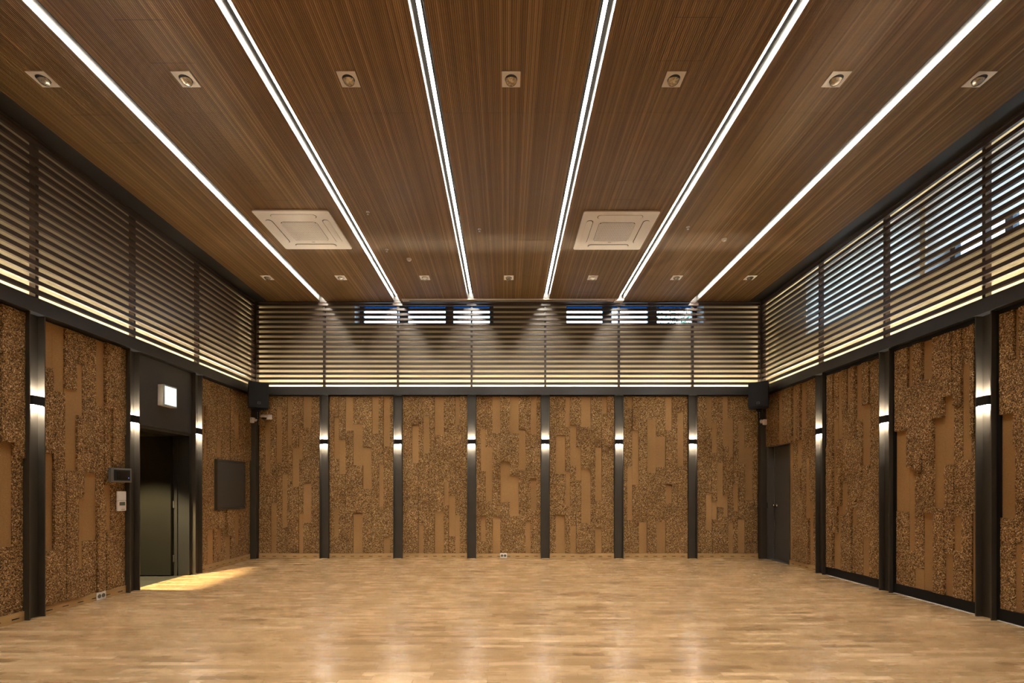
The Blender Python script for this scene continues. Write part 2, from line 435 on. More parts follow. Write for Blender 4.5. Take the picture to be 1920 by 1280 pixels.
sidey = [2.265, 3.52] + COLY
slats('brown slat screen along the left wall over the doorway', 'y', CX - 4.635, -1, YF + .01, 8.82, sidey)
slats('brown slat screen along the right wall in front of pale blinds', 'y', CX + 4.635, 1, YF + .01, 8.82, sidey)
for s, side in ((-1, 'left'), (1, 'right')):
    tag(MB().box(CX + s * 4.605, CX + s * 4.70, 8.83, 8.93, 3.157, 4.707).build('screen_corner_post', M['slat']), f'brown upright post where slat screens meet in the back {side} corner', 'post', 'corner posts of the slat screens')
def cove(label, x0, x1, y0, y1, z, m, up=1):
    root = thing('cove_light', label, 'strip light', ((x0 + x1) / 2, (y0 + y1) / 2, z), 'hidden strip lights behind the slats')
    hx, hy = (x1 - x0) / 2, (y1 - y0) / 2
    MB().box(-hx, hx, -hy, hy, 0, .012 * up).build('profile', M['alu'], root)
    MB().box(-hx + .004, hx - .004, -hy + .004, hy - .004, .0125 * up, .016 * up).build('diffuser', m, root)
for nm, bx in (('ledge_back', (CX - 4.94, CX + 4.94, 9.0, 9.199, 3.10, 3.14)),):
    pass
cove('glowing strip light behind the bottom slats of the back screen', CX - 4.6, CX + 4.6, 9.055, 9.085, 3.101, M['cove'])
cove('glowing strip light behind the bottom slats of the left screen', CX - 4.87, CX - 4.84, YF + .1, 8.95, 3.101, M['cove'])
cove('glowing strip light behind the bottom slats of the right screen', CX + 4.84, CX + 4.87, YF + .1, 8.95, 3.101, M['cove'])
cove('strip light behind the top slats of the right screen', CX + 4.80, CX + 4.83, YF + .1, 8.95, 4.93, M['covetop'], -1)

# ------------------------------------------------------------------ recessed strip lights in the ceiling slots
for i, x in enumerate(COLX):
    y1 = 8.715 if i in (2, 3) else 8.842
    root = thing('ceiling_strip_light', f'long recessed ceiling strip light, {BACKN[i]} of six running away from the camera', 'strip light', (x, 0, CZ), 'recessed strip lights in the wood ceiling')
    b = MB(); w, h, t = SW - .0005, .11, .004
    for s in (-1, 1): b.box(s * (w - t), s * w, YF + .02, y1, 0.0005, h)
    b.box(-w, w, YF + .02, y1, h, h + t); b.box(-w + t, w - t, y1 - t, y1, 0.0005, h); b.box(-w + t, w - t, YF + .02, YF + .024, .0005, h)
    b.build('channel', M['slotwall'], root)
    MB().box(-.0155, .0155, YF + .03, y1 - .012, .091, h - .0005).build('batten', M['white'], root)
    MB().box(-.014, .014, YF + .03, y1 - .014, .088, .0905).build('diffuser', M['led'], root)

# ------------------------------------------------------------------ retractable screen casing at the back of the ceiling
root = thing('projection_screen_casing', 'long cream ceiling casing with a dark slot against the back slats', 'projector screen', (.035, 8.78, CZ))
b = MB(); L = 1.92
b.box(-L, L, -.062, -.006, -.012, -.0005); b.box(-L, L, .045, .058, -.012, -.0005); b.box(-L, -L + .12, -.006, .045, -.012, -.0005); b.box(L - .12, L, -.006, .045, -.012, -.0005)
b.build('frame', M['ac'], root)
MB().box(-L + .12, L - .12, -.006, .045, -.004, -.0005).build('slot', M['black'], root)
MB().box(L + .01, L + .17, -.06, .05, -.03, -.0005).build('end_housing', M['ac'], root)

# ------------------------------------------------------------------ cork panels
def cork_panel(root, P, u0, u1, z0, z1, cols, smooth, seams=(), holes=(), rnd=None, board=True):
    """P(u, z, d) -> world; d grows out of the wall; cols = column boundaries, smooth/holes = (u0,u1,z0,z1), seams = (u, z)"""
    R = random.Random(rnd)
    def slab(mb, a0, a1, c0, c1, d0, d1):
        v = [P(a, c, d) for d in (d0, d1) for a, c in ((a0, c0), (a1, c0), (a1, c1), (a0, c1))]
        mb.add(v, [(3, 2, 1, 0), (4, 5, 6, 7), (0, 1, 5, 4), (1, 2, 6, 5), (2, 3, 7, 6), (3, 0, 4, 7)])
    bd = MB()
    if not holes: slab(bd, u0, u1, z0, z1, -.075, 0)
    else:
        h = holes[0]
        for q in ((u0, u1, h[3], z1), (u0, u1, z0, h[2]), (u0, h[0], h[2], h[3]), (h[1], u1, h[2], h[3])):
            if q[1] - q[0] > .004 and q[3] - q[2] > .004: slab(bd, *q, -.075, 0)
    ck = MB()
    cols = sorted(cols)
    cols[0], cols[-1] = u0, u1
    lastd = 0
    for a, c in zip(cols[:-1], cols[1:]):
        if c - a < .02: continue
        cuts = []; mid = (a + c) / 2
        for s in list(smooth) + list(holes):
            ov = min(c, s[1]) - max(a, s[0])
            if ov > .5 * (c - a): cuts.append((s[2], s[3], s in holes))
        cuts.sort(); segs = []; z = z0
        for lo, hi, ish in cuts:
            if lo - z > .03: segs.append((z, lo))
            z = max(z, hi)
        if z1 - z > .03: segs.append((z, z1))
        top = z0
        for lo, hi, ish in cuts:
            lo = max(lo, top); top = max(top, hi)
            if not ish and hi - lo > .01: slab(bd, a + .001, c - .001, max(lo, z0), min(hi, z1), .0, R.choice((.0015, .003, .006)))
        fin = []
        for lo, hi in segs:
            ss = sorted(q for uq, q in seams if a - .01 <= uq <= c + .01 and lo + .05 < q < hi - .05)
            if not ss and hi - lo > 1.5: ss = [lo + (hi - lo) * R.uniform(.35, .65)]
            p = [lo] + ss + [hi]; fin += list(zip(p[:-1], p[1:]))
        for lo, hi in fin:
            d = R.choice([q for q in (.012, .024, .035, .045) if abs(q - lastd) > .004]); lastd = d
            nu = max(2, round((c - a) / .024)); nz = max(2, round((hi - lo) / .024))
            base = len(ck.v); vs = []; fs = []
            for j in range(nz + 1):
                for i in range(nu + 1):
                    eu = i in (0, nu); ez = j in (0, nz)
                    uu = a + (c - a) * i / nu + (R.uniform(-.002, .0012) * (1 if i else -1) if eu else R.uniform(-.005, .005))
                    zz = lo + (hi - lo) * j / nz + (R.uniform(-.0025, .001) * (1 if j else -1) if ez else R.uniform(-.005, .005))
                    dd = d + R.uniform(-.0028, .0022) - (.002 if eu or ez else 0)
                    vs.append(P(uu, zz, dd))
            W = nu + 1
            for j in range(nz):
                for i in range(nu): fs.append((j * W + i, j * W + i + 1, (j + 1) * W + i + 1, (j + 1) * W + i))
            ring = [i for i in range(W)] + [j * W + nu for j in range(1, nz + 1)] + [nz * W + i for i in range(nu - 1, -1, -1)] + [j * W for j in range(nz - 1, 0, -1)]
            n0 = len(vs)
            for q in ring:
                j, i = divmod(q, W); vs.append(P(min(max(a + (c - a) * i / nu, a), c), lo + (hi - lo) * j / nz, 0.0))
            for k in range(len(ring)):
                k2 = (k + 1) % len(ring); fs.append((ring[k2], ring[k], n0 + k, n0 + k2))
            ck.add(vs, fs)
    bd.build('smooth_cork_boards', M['smooth'], root)
    ck.build('coarse_cork_blocks', M['cork'], root)

BAYS = [
 (475, [15, 90, 135, 178, 222, 262, 300, 352, 385, 450, 510],
  [(90,135,195,610),(178,222,115,525),(222,262,615,1025),(262,300,12,390),(300,352,412,712),(352,385,330,500),(385,450,680,990),(385,450,12,255),(352,385,920,1222),(135,178,835,1222)],
  [(50,235),(50,880),(155,228),(200,1155),(240,298),(325,190),(325,1095),(280,815),(280,970),(480,820),(110,880)]),
 (612, [20, 58, 97, 147, 207, 283, 352, 407, 442, 495, 520],
  [(58,97,172,495),(97,147,350,615),(147,207,12,275),(207,283,225,545),(283,352,407,728),(352,407,12,300),(407,442,542,865),(442,495,12,400),(58,97,880,1100),(207,283,910,1222),(442,495,1105,1222)],
  [(40,695),(175,692),(175,985),(380,625),(120,960),(508,655)]),
 (750, [20, 93, 143, 182, 228, 268, 340, 377, 427, 463, 520],
  [(93,143,230,525),(182,228,165,450),(268,340,12,310),(340,377,675,855),(377,427,780,1095),(268,340,902,1222),(143,182,1012,1222),(427,463,930,1222),(427,463,12,235)],
  [(250,370),(250,957),(300,625),(50,630),(50,1102),(490,388),(445,512),(358,257),(205,1105),(400,1095),(160,208)]),
 (888, [20, 55, 93, 145, 207, 280, 350, 402, 442, 488, 520],
  [(55,93,268,590),(93,145,405,825),(145,207,12,297),(207,280,515,830),(280,350,625,940),(280,350,12,300),(350,402,270,580),(442,488,12,305),(442,488,645,895),(55,93,937,1135),(145,207,940,1222),(402,442,972,1222)],
  [(40,328),(40,1040),(375,890),(420,497),(500,805)]),
 (1026, [20, 67, 140, 177, 225, 263, 338, 373, 423, 463, 520],
  [(67,140,312,612),(140,177,12,250),(177,225,230,548),(225,263,408,660),(263,338,12,248),(263,338,575,992),(140,177,588,862),(373,423,408,820),(423,463,12,145),(67,140,928,1222),(177,225,1015,1222),(373,423,1025,1222)],
  [(40,335),(40,1065),(245,890),(355,318),(355,730),(490,403),(440,570),(245,240)]),
 (1165, [20, 48, 85, 135, 200, 270, 343, 393, 433, 482, 520],
  [(48,85,12,100),(85,135,275,695),(48,85,553,970),(200,270,187,605),(270,343,323,560),(343,393,12,272),(433,482,140,555),(343,393,695,840),(135,200,985,1222),(270,343,983,1222)],
  [(30,402),(165,795),(410,622),(457,900),(500,560)]),
 (1303, [22, 85, 133, 172, 218, 258, 298, 335, 387, 448, 515],
  [(85,133,12,245),(133,172,215,450),(218,258,12,400),(258,298,180,480),(172,218,525,870),(85,133,775,1050),(133,172,825,965),(335,387,218,525),(387,448,405,815),(218,258,778,945),(298,335,690,900),(258,298,988,1222),(335,387,960,1222)],
  [(50,403),(315,345),(278,840)]),
]
Pb = lambda u, z, d: (u, 8.95 - d, z)
BK = 8.93
for i, (px0, cols, sm, seams_) in enumerate(BAYS):
    ux = lambda q: (px0 + q / 4.13 - VX) * BK / F
    uz = lambda q: EYE + (VY - (740 + q / 4.13)) * BK / F
    u0 = bk[2 * i] + .002; u1 = bk[2 * i + 1] - .002
    lab = ['leftmost of seven, beside the left loudspeaker', 'second from left', 'third from left', 'middle of seven, above the wall outlet', 'fifth from left', 'sixth from left', 'rightmost of seven, beside the right loudspeaker'][i]
    root = thing('cork_relief', f'tall brown cork relief panel on the back wall, {lab}', 'cork panel', ((u0 + u1) / 2, 8.95, 0.092), 'cork relief panels on the walls')
    off = Vector(root.location)
    P = lambda u, z, d, off=off: tuple(Vector(Pb(u, z, d)) - off)
    zb = 0.094
    fix = lambda a, c: (max(uz(c), zb) if c < 1215 else zb, uz(a) if a > 20 else 2.985)
    cork_panel(root, P, u0, u1, zb, 2.985, [ux(c) for c in cols], [(ux(a), ux(b_), *fix(c, d)) for a, b_, c, d in sm], [(ux(a), uz(c)) for a, c in seams_], rnd=i * 13 + 1)

def side_conv(region, scale, Xp):
    rx, ry = region
    uy = lambda q: F * abs(Xp) / abs(rx + q / scale - VX)
    def uz(qx, qy):
        y = uy(qx); return EYE + (VY - (ry + qy / scale)) * y / F
    return uy, uz
def side_panel(root, s, region, scale, cols, sm, u0, u1, z0, z1, holes=(), rnd=0, face=4.738):
    Xp = CX + s * (face - .02)
    uy, uz = side_conv(region, scale, Xp)
    X0 = CX + s * face
    off = Vector(root.location)
    if s < 0: P = lambda u, z, d: tuple(Vector((X0 + d, u, z)) - off)
    else: P = lambda u, z, d: tuple(Vector((X0 - d, u, z)) - off)
    # keep face orientation consistent whichever way u runs
    rects = []
    for a, b_, c, d in sm:
        ua, ub = sorted((uy(a), uy(b_))); mx = (a + b_) / 2
        zt, zl = uz(mx, c), uz(mx, d)
        if zt > z1 - .12: zt = z1
        if zl < z0 + .10: zl = z0
        rects.append((ua, ub, max(zl, z0), min(zt, z1)))
    cork_panel(root, P, u0, u1, z0, z1, [uy(c) for c in cols], rects, (), holes, rnd)

G = 'cork relief panels on the walls'
def cp(label, s, yc): return thing('cork_relief', label, 'cork panel', (CX + s * 4.738, yc, .094), G)
ya, yb = 3.62, COLY[0] - HB - .002
r = cp('brown cork relief panel at the left edge of the photo', -1, 4.1)
side_panel(r, -1, (0, 560), 2.032, [92, 50, 0, -60, -130, -220], [(0, 47, 545, 945), (-130, -60, 100, 520), (-220, -130, 600, 1100)], ya, yb, .094, 2.985, rnd=51)
r = cp('brown cork relief panel on the left wall behind the video intercom and thermostats', -1, 5.4)
side_panel(r, -1, (0, 560), 2.032, [172, 205, 248, 293, 318, 370, 400, 425, 455, 478],
  [(205, 248, 95, 355), (172, 205, 78, 262), (248, 293, 345, 655), (293, 318, 250, 445), (370, 400, 155, 410), (172, 205, 590, 960), (293, 318, 760, 1030), (318, 370, 665, 920), (400, 425, 710, 880)],
  COLY[0] + HB + .002, COLY[1] - HB - .002, .094, 2.985, rnd=52)
r = cp('brown cork relief panel on the left wall around the grey wall hatch', -1, 8.0)
HT = (7.78, 8.62, 0.93, 1.76)
side_panel(r, -1, (365, 700), 3.282, [45, 62, 80, 118, 140, 168, 195, 222, 245, 277, 305, 335],
  [(245, 277, 252, 402), (140, 168, 415, 515), (62, 80, 395, 600), (80, 118, 960, 1160), (140, 168, 955, 1105), (195, 222, 998, 1135), (245, 277, 860, 1050), (45, 62, 200, 400)],
  COLY[2] + HB + .002, 8.84, .094, 2.985, holes=[HT], rnd=53)
r = cp('brown cork relief panel on the right wall around the plain grey door', 1, 7.8)
side_panel(r, 1, (1425, 690), 3.2, [40, 75, 110, 140, 195, 222, 245, 272, 296, 320, 335],
  [(110, 140, 130, 450), (195, 222, 110, 430), (245, 272, 100, 360), (272, 296, 540, 900), (296, 320, 800, 1180), (222, 245, 430, 600)],
  COLY[2] + HB + .002, 8.84, .094, 2.985, holes=[(RD0, 8.84, .094, RDZ)], rnd=54)
# cork clad doors between the right-hand columns
def cork_door(label, u0, u1, region, scale, cols, sm, rnd):
    root = thing('cork_clad_door', label, 'door', (CX + 4.738, (u0 + u1) / 2, 0), 'cork clad doors along the right wall')
    xo, yo = root.location[0], root.location[1]
    b = MB(); f0 = CX + 4.715 - xo; f1 = CX + 4.757 - xo; a, c = u0 - yo, u1 - yo
    b.box(f0, f1, a, c, .012, .125); b.box(f0, f1, a, c, 2.955, 3.0)
    b.box(f0, f1, a, a + .035, .125, 2.955); b.box(f0, f1, c - .035, c, .125, 2.955)
    b.build('door_frame', M['black'], root)
    side_panel(root, 1, region, scale, cols, sm, u0 + .036, u1 - .036, .126, 2.954, rnd=rnd, face=4.735)
cork_door('cork clad door on the right wall, beside the plain grey door', COLY[1] + HB + .002, COLY[2] - HB - .002, (1540, 660), 2.785,
  [25, 62, 85, 105, 132, 158, 180, 213, 250, 288],
  [(85, 105, 110, 455), (62, 85, 360, 470), (62, 85, 470, 800), (132, 158, 95, 275), (180, 213, 75, 355), (213, 250, 275, 590), (62, 105, 945, 1140), (85, 105, 800, 1140), (105, 132, 680, 850), (213, 250, 965, 1180), (158, 180, 820, 905)], 61)
cork_door('cork clad door on the right wall with a long painted daylight line beneath', COLY[0] + HB + .002, COLY[1] - HB - .002, (1670, 590), 2.1,
  [38, 68, 92, 127, 170, 211, 246, 279, 319, 343],
  [(68, 92, 130, 285), (127, 170, 105, 255), (170, 211, 405, 760), (211, 246, 320, 590), (279, 319, 190, 570), (38, 68, 455, 775), (68, 92, 600, 930), (127, 170, 780, 1095), (92, 127, 1000, 1095), (211, 246, 940, 1115), (246, 279, 795, 930), (319, 343, 780, 1135)], 62)
cork_door('cork clad door on the right wall, cut off by the right edge of the photo', 3.52 + HB, COLY[0] - HB - .002, (1670, 590), 2.1,
  [432, 486, 512, 560, 640, 720], [(432, 486, 390, 800), (486, 512, 0, 175), (486, 512, 900, 1180), (560, 640, 200, 700), (640, 720, 800, 1300)], 63)
for i, (a, c, la) in enumerate(((COLY[1] + .1, COLY[2] - .1, 'thin white strip painted as daylight under the cork clad door nearest the grey door'),
                                (COLY[0] + .1, COLY[1] - .1, 'thin white strip painted as daylight under the middle cork clad door'),
                                (3.62, COLY[0] - .1, 'thin white strip painted as daylight under the cork clad door at the right edge'))):
    tag(MB().box(CX + 4.705, CX + 4.735, a, c, .0005, .009).build('daylight_strip', M['white']), la, 'painted light strip', 'painted daylight strips under the cork clad doors')  # white-painted strip imitates the line of daylight showing under each door

# ------------------------------------------------------------------ left doorway
tag(MB().box(XL + .002, CX - 4.72, DY0, DY1, DZ + .002, 3.0).build('overdoor_cladding', M['steel_blue']), 'plain dark steel panel above the open doorway behind the exit sign', 'panel')
e = bpy.data.objects.new('door_1', None); COL.objects.link(e); e.location = (XL, DY1, 0); struct(e)
b = MB(); w = .24
w = .20; b.box(-w, .09, -.045, -.0, 0, DZ - .04); b.box(-w, .09, -(DY1 - DY0), -(DY1 - DY0) + .012, 0, DZ - .04); b.box(-w, .09, -(DY1 - DY0), 0, DZ - .04, DZ)
b.box(-.12, -.08, -.06, -.045, 0, DZ - .04)
b.build('door_frame', M['jamb'], e)
lf = MB().box(-1.12, -.15, -.095, -.050, .012, DZ - .05).build('door_leaf', M['doorleaf'], e)
h = MB()
for s in (-1, 1):
    h.lathe([(.011, 0), (.011, .05)], 10, Matrix.Translation((-1.05, -.0725, 1.02)) @ Matrix.Rotation(s * math.pi / 2, 4, 'X') @ Matrix.Translation((0, 0, .02)))
    h.box(-1.06, -.94, -.0725 - s * .075 - .008, -.0725 - s * .075 + .008, 1.01, 1.03)
h.build('door_handle', M['chrome'], lf)
for z in (.25, 1.05, 1.85):
    MB().lathe([(.012, -.05), (.012, .05)], 10, Matrix.Translation((-.135, -.052, z))).build('hinge', M['steel'], e)
# lobby beyond the doorway
struct(MB().box(-8.0, -4.752, 4.5, 8.6, -.10, -.004).build('floor_corridor', M['vinyl']))
b = MB().box(-8.2, -8.0, 4.5, 8.6, -.1, 2.6).box(-8.2, XL - .22, 4.3, 4.5, -.1, 2.6).box(-8.2, XL - .22, 8.6, 8.8, -.1, 2.6)
struct(b.build('wall_corridor', M['corridor']))
struct(MB().box(-8.2, XL - .22, 4.3, 8.8, 2.5, 2.65).build('ceiling_corridor', M['corridor']))
LX, LY = -5.18, 6.135
dl = thing('lobby_downlight', 'round recessed downlight in the lobby beyond the open doorway', 'downlight', (LX, LY, 2.5))
MB().lathe([(.045, 0), (.062, -.002), (.062, -.006), (.045, -.008)], 24).build('trim_ring', M['white'], dl)
MB().lathe([(.001, -.003), (.044, -.003), (.044, -.005), (.001, -.005)], 24).build('lens', glow('lobby_lens', (1, .8, .45), 8), dl)
sp = bpy.data.lights.new('lobby_spot', 'SPOT'); sp.energy = 1300; sp.color = (1.0, 0.80, 0.45); sp.spot_size = math.radians(84); sp.spot_blend = .35; sp.shadow_soft_size = .03
so = bpy.data.objects.new('lobby_spot', sp); COL.objects.link(so); so.location = (LX, LY, 2.47)

# ------------------------------------------------------------------ right grey door
e = bpy.data.objects.new('door_2', None); COL.objects.link(e); e.location = (XR, RD0, 0); struct(e)
W = RD1 - RD0
b = MB(); x0 = CORKR - XR - .02
b.box(x0, .15, 0, .012, 0, RDZ); b.box(x0, .15, W - .05, W, 0, RDZ); b.box(x0, .15, 0, W, RDZ - .012, RDZ); b.box(x0 + .01, .15, .012, W - .05, 0, .012)
b.build('door_frame', M['doorpale'], e)
lf = MB().box(.012, .052, .016, W - .058, .016, RDZ - .016).build('door_leaf', M['doorpale'], e)
b = MB(); R90 = Matrix.Rotation(-math.pi / 2, 4, 'Y')
b.lathe([(.030, 0), (.030, .006), (.012, .010), (.012, .034), (.026, .042), (.030, .056), (.024, .068), (.001, .072)], 20, Matrix.Translation((.012, W - .125, .98)) @ R90)
b.build('door_knob', M['chrome'], lf, smooth=True)
MB().box(.002, .012, W - .0575, W - .0515, .016, RDZ - .016).build('edge_strip', M['alu'], e)
MB().box(x0 - .006, x0 - .0002, W - .035, W - .015, .93, 1.03).build('strike_plate', M['chrome'], e)

# ------------------------------------------------------------------ wall hatch, intercom, thermostats, outlets, exit sign
hr = thing('wall_hatch', 'square dark grey metal hatch set into the left wall cork', 'hatch', (CX - 4.73, (HT[0] + HT[1]) / 2, HT[2]))
hw, hh = (HT[1] - HT[0]) / 2, HT[3] - HT[2]
b = MB(); t = .022
b.box(-.02, .042, -hw, -hw + t, 0, hh); b.box(-.02, .042, hw - t, hw, 0, hh); b.box(-.02, .042, -hw + t, hw - t, 0, t); b.box(-.02, .042, -hw + t, hw - t, hh - t, hh)
b.build('hatch_frame', M['steel'], hr)
MB().box(-.02, .034, -hw + t + .003, hw - t - .003, t + .003, hh - t - .003).build('hatch_panel', M['doorgrey'], hr)
for z in (.05, hh - .06): MB().box(.034, .046, hw - .055, hw - .03, z, z + .02).build('hatch_latch', M['chrome'], hr)

it = thing('video_intercom', 'grey framed video intercom with a black screen beside the doorway column', 'intercom', (CX - 4.670, 5.80, 1.355))
MB().box(-.020, .018, -.155, .155, 0, .172).build('casing', M['greyplastic'], it, bevel=.006)
MB().box(.0182, .021, -.115, .125, .022, .150).build('bezel', M['black'], it)
MB().box(.0212, .023, -.075, .080, .034, .132).build('display', M['screen'], it)
MB().box(.0212, .0235, .098, .106, .052, .060).build('status_light', M['bluedot'], it)
t1 = thing('thermostat', 'plain white wall controller, upper of two below the intercom', 'thermostat', (CX - 4.70, 5.84, 1.137))
MB().box(0, .022, -.062, .062, 0, .112).build('casing', M['white'], t1, bevel=.004)
MB().box(.0222, .0235, -.05, .05, .012, .10).build('cover', M['white'], t1)
t2 = thing('thermostat', 'white thermostat with a grey display, lower of two below the intercom', 'thermostat', (CX - 4.70, 5.84, 1.012))
MB().box(0, .022, -.062, .062, 0, .122).build('casing', M['white'], t2, bevel=.004)
MB().box(.0222, .024, -.042, .042, .066, .108).build('display', M['lcd'], t2)
for k in range(3): MB().box(.0222, .025, -.012 + k * .02, .0 + k * .02, .016, .022).build('button', M['greyplastic'], t2)

def outlet(label, loc, rz):
    """local: front face at -y"""
    root = thing('wall_outlet', label, 'outlet', loc, 'double wall outlets at the skirting', rz)
    MB().box(-.064, .064, -.012, -.0005, 0, .092).build('cover_plate', M['white'], root, bevel=.003)
    for s in (-1, 1):
        b = MB(); T = Matrix.Translation((s * .028, -.012, .046)) @ Matrix.Rotation(math.pi / 2, 4, 'X')
        b.lathe([(.0235, 0), (.0235, .002), (.019, .002), (.019, .0006), (.001, .0006)], 20, T)
        so_ = b.build('socket', M['lcd'], root)
        for q in (-1, 1):
            MB().lathe([(.003, 0), (.003, .0012)], 8, Matrix.Translation((s * .028 + q * .0095, -.0126, .046)) @ Matrix.Rotation(math.pi / 2, 4, 'X')).build('pin_hole', M['black'], so_)
outlet('white double outlet on the back skirting under the middle cork panel', (-.048, 8.925, .005), 0)
outlet('white double outlet on the left skirting near the doorway column', (CORKL + .022, 5.57, .002), math.pi / 2)

ex = thing('exit_sign', 'lit square exit sign on the dark panel above the doorway', 'exit sign', (CX - 4.72, 6.62, 2.40))
MB().box(0.001, .075, -.135, .125, 0, .285).build('housing', M['white'], ex, bevel=.006)
MB().box(.075, .088, -.135, .125, 0, .285).build('face_frame', paint('silver_frame', (.55, .57, .57), .3, .4), ex, bevel=.004)
MB().box(.0882, .091, -.112, .104, .022, .262).build('lit_face', M['exit'], ex)

# ------------------------------------------------------------------ loudspeakers and small white sensors in the corners
def speaker(label, s):
    root = thing('loudspeaker', label, 'loudspeaker', (CX + s * 4.43, 8.555, 2.70), 'corner loudspeakers', s * -math.radians(33))
    b = MB()
    b.prism([(-.158, -.13), (.158, -.13), (.158, .02), (.09, .15), (-.09, .15), (-.158, .02)], 0, .45)
    b.build('cabinet', M['black'], root, bevel=.006)
    MB().box(-.152, .152, -.138, -.1305, .03, .443).build('grille', M['black'], root)
    b = MB(); q = .022
    b.box(-q, q, -.1405, -.1385, .062, .066); b.box(-q, q, -.1405, -.1385, .094, .100); b.box(-q, -q + .006, -.1405, -.1385, .066, .094); b.box(q - .006, q, -.1405, -.1385, .066, .094)
    b.build('badge', M['greyplastic'], root)
    b = MB().box(-.045, .045, .02, .14, -.03, -.001).box(-.04, .04, .13, .30, -.03, -.018).box(-.03, .03, .10, .13, -.17, -.03)
    b.build('bracket', M['black'], root)
    b = MB()
    for k in range(4): b.box(-.006, .006, .097, .0999, -.15 + k * .03, -.142 + k * .03)
    b.build('bracket_bolts', M['alu'], root)
speaker('black loudspeaker in the back left corner under the slats', -1)
speaker('black loudspeaker in the back right corner under the slats', 1)
dt = thing('dome_camera', 'white dome camera on the back wall right below the left loudspeaker', 'camera', (-4.36, 8.912, 2.60))
T = Matrix.Rotation(math.pi / 2, 4, 'X')
MB().box(-.055, .055, -.03, -.0005, -.045, .045).build('mount', M['white'], dt, bevel=.008)
MB().lathe([(.001, .03), (.05, .028), (.062, .01), (.062, -.012), (.05, -.02)], 24, Matrix.Translation((-.055, -.09, .0))).build('housing', M['white'], dt, smooth=True)
MB().lathe([(.048, -.02), (.04, -.042), (.02, -.055), (.001, -.058)], 24, Matrix.Translation((-.055, -.09, 0))).build('dome', M['screen'], dt, smooth=True)
def sensor(label, loc, rz):
    root = thing('motion_sensor', label, 'sensor', loc, 'white corner motion sensors', rz)
    MB().lathe([(.034, 0), (.034, .018), (.012, .024), (.012, .055)], 18, T).build('ball_mount', M['white'], root, smooth=True)
    MB().box(-.034, .034, -.105, -.055, -.07, .03).build('housing', M['white'], root, bevel=.012)
    MB().box(-.006, .006, -.1065, -.1052, -.004, .008).build('lens', M['reddot'] if rz > 0 else M['black'], root)
sensor('small white motion sensor on the left corner post', (-4.575, 8.84, 2.545), -.35)
sensor('small white motion sensor on the right corner post', (4.66, 8.84, 2.51), .35)

# ------------------------------------------------------------------ ceiling fittings
def downlight(i, y, row):
    xs_ = [CX - 3.92, *[CX + 1.362 * k for k in (-2, -1, 0, 1, 2)], CX + 3.92]
    return xs_[i]
dk = thing('square_downlight', '', 'downlight', (0, 0, CZ), 'square ceiling downlights')
b = MB(); o, q = .078, 24
ring = [(.052 * math.cos(TAU * k / q), .052 * math.sin(TAU * k / q)) for k in range(q)]
sq = []
for k in range(q):
    a = TAU * k / q; m_ = max(abs(math.cos(a)), abs(math.sin(a))); sq.append((o * math.cos(a) / m_, o * math.sin(a) / m_))
for k in range(4):
    pass
v = [(x, y, -.006) for x, y in sq] + [(x, y, -.006) for x, y in ring] + [(x, y, -.0005) for x, y in sq] + [(x, y, .03) for x, y in ring]
f = []
for k in range(q):
    j = (k + 1) % q; f += [(k, j, q + j, q + k), (k, 2 * q + k, 2 * q + j, j), (q + k, q + j, 3 * q + j, 3 * q + k)]
b.add(v, f); b.build('trim_plate', M['white'], dk)
tilt = Matrix.Rotation(math.radians(-24), 4, 'X')
MB().lathe([(.051, -.0005), (.051, -.004), (.047, -.004)], 24).build('gimbal_ring', M['black'], dk)
b = MB(); b.lathe([(.044, .010), (.047, -.004), (.043, -.006), (.043, -.002), (.001, -.002)], 24, Matrix.Translation((0, .004, -.007)) @ tilt)
lp = b.build('lamp_bezel', M['greyplastic'], dk)
MB().lathe([(.001, -.012), (.02, -.011), (.042, -.0045), (.042, -.002)], 24, Matrix.Translation((0, .004, -.007)) @ tilt).build('lamp_glass', M['lamp'], lp)
first = True
for row, y in (('near row', 4.05), ('far row', 7.85)):
    for i in range(7):
        r = dk if first else copy_tree(dk); first = False
        r.location = (downlight(i, y, row), y, CZ)
        pl = 'leftmost' if i == 0 else 'rightmost' if i == 6 else 'middle' if i == 3 else ['', 'second from left', 'third from left', '', 'fifth from left', 'sixth from left'][i]
        r['label'] = f'square white recessed ceiling downlight, {pl} in the {row}'

def stadium(cx, cy, L, W, along):
    r = W / 2; p = []
    for s, a0 in ((1, -90), (-1, 90)):
        for k in range(7):
            a = math.radians(a0 + 180 * k / 6); p.append((s * (L / 2 - r) + r * math.cos(a), r * math.sin(a)))
    return [((cx + x, cy + y) if along == 'x' else (cx - y, cy + x)) for x, y in p]
ac = thing('ceiling_cassette', '', 'air conditioner', (0, 0, 0), 'ceiling air conditioners')
MB().prism(rrect(.95, .95, .03), -.022, -.001).build('face_panel', M['ac'], ac, bevel=.006)
for cx_, cy_, al, ix, iy in ((0, .365, 'x', 0, -1), (0, -.365, 'x', 0, 1), (.365, 0, 'y', -1, 0), (-.365, 0, 'y', 1, 0)):
    lv = MB().prism(stadium(cx_, cy_, .56, .082, al), -.0285, -.0232).build('louver', M['ac'], ac, bevel=.002)
    MB().prism(stadium(cx_ + ix * .005, cy_ + iy * .005, .572, .086, al), -.0231, -.0222).build('louver_gap', M['black'], lv)
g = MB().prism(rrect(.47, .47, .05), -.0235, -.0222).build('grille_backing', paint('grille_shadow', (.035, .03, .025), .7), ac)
b = MB()
for k in range(21):
    t_ = -.225 + k * .0225
    e_ = .2275 - (.025 if k in (0, 20) else 0)
    b.box(t_ - .0055, t_ + .0055, -e_, e_, -.0275, -.0236); b.box(-e_, e_, t_ - .0055, t_ + .0055, -.0275, -.0236)
b.build('intake_grille', M['ac'], ac)
MB().box(-.022, .022, .262, .270, -.0228, -.0221).build('emblem', M['greyplastic'], ac)
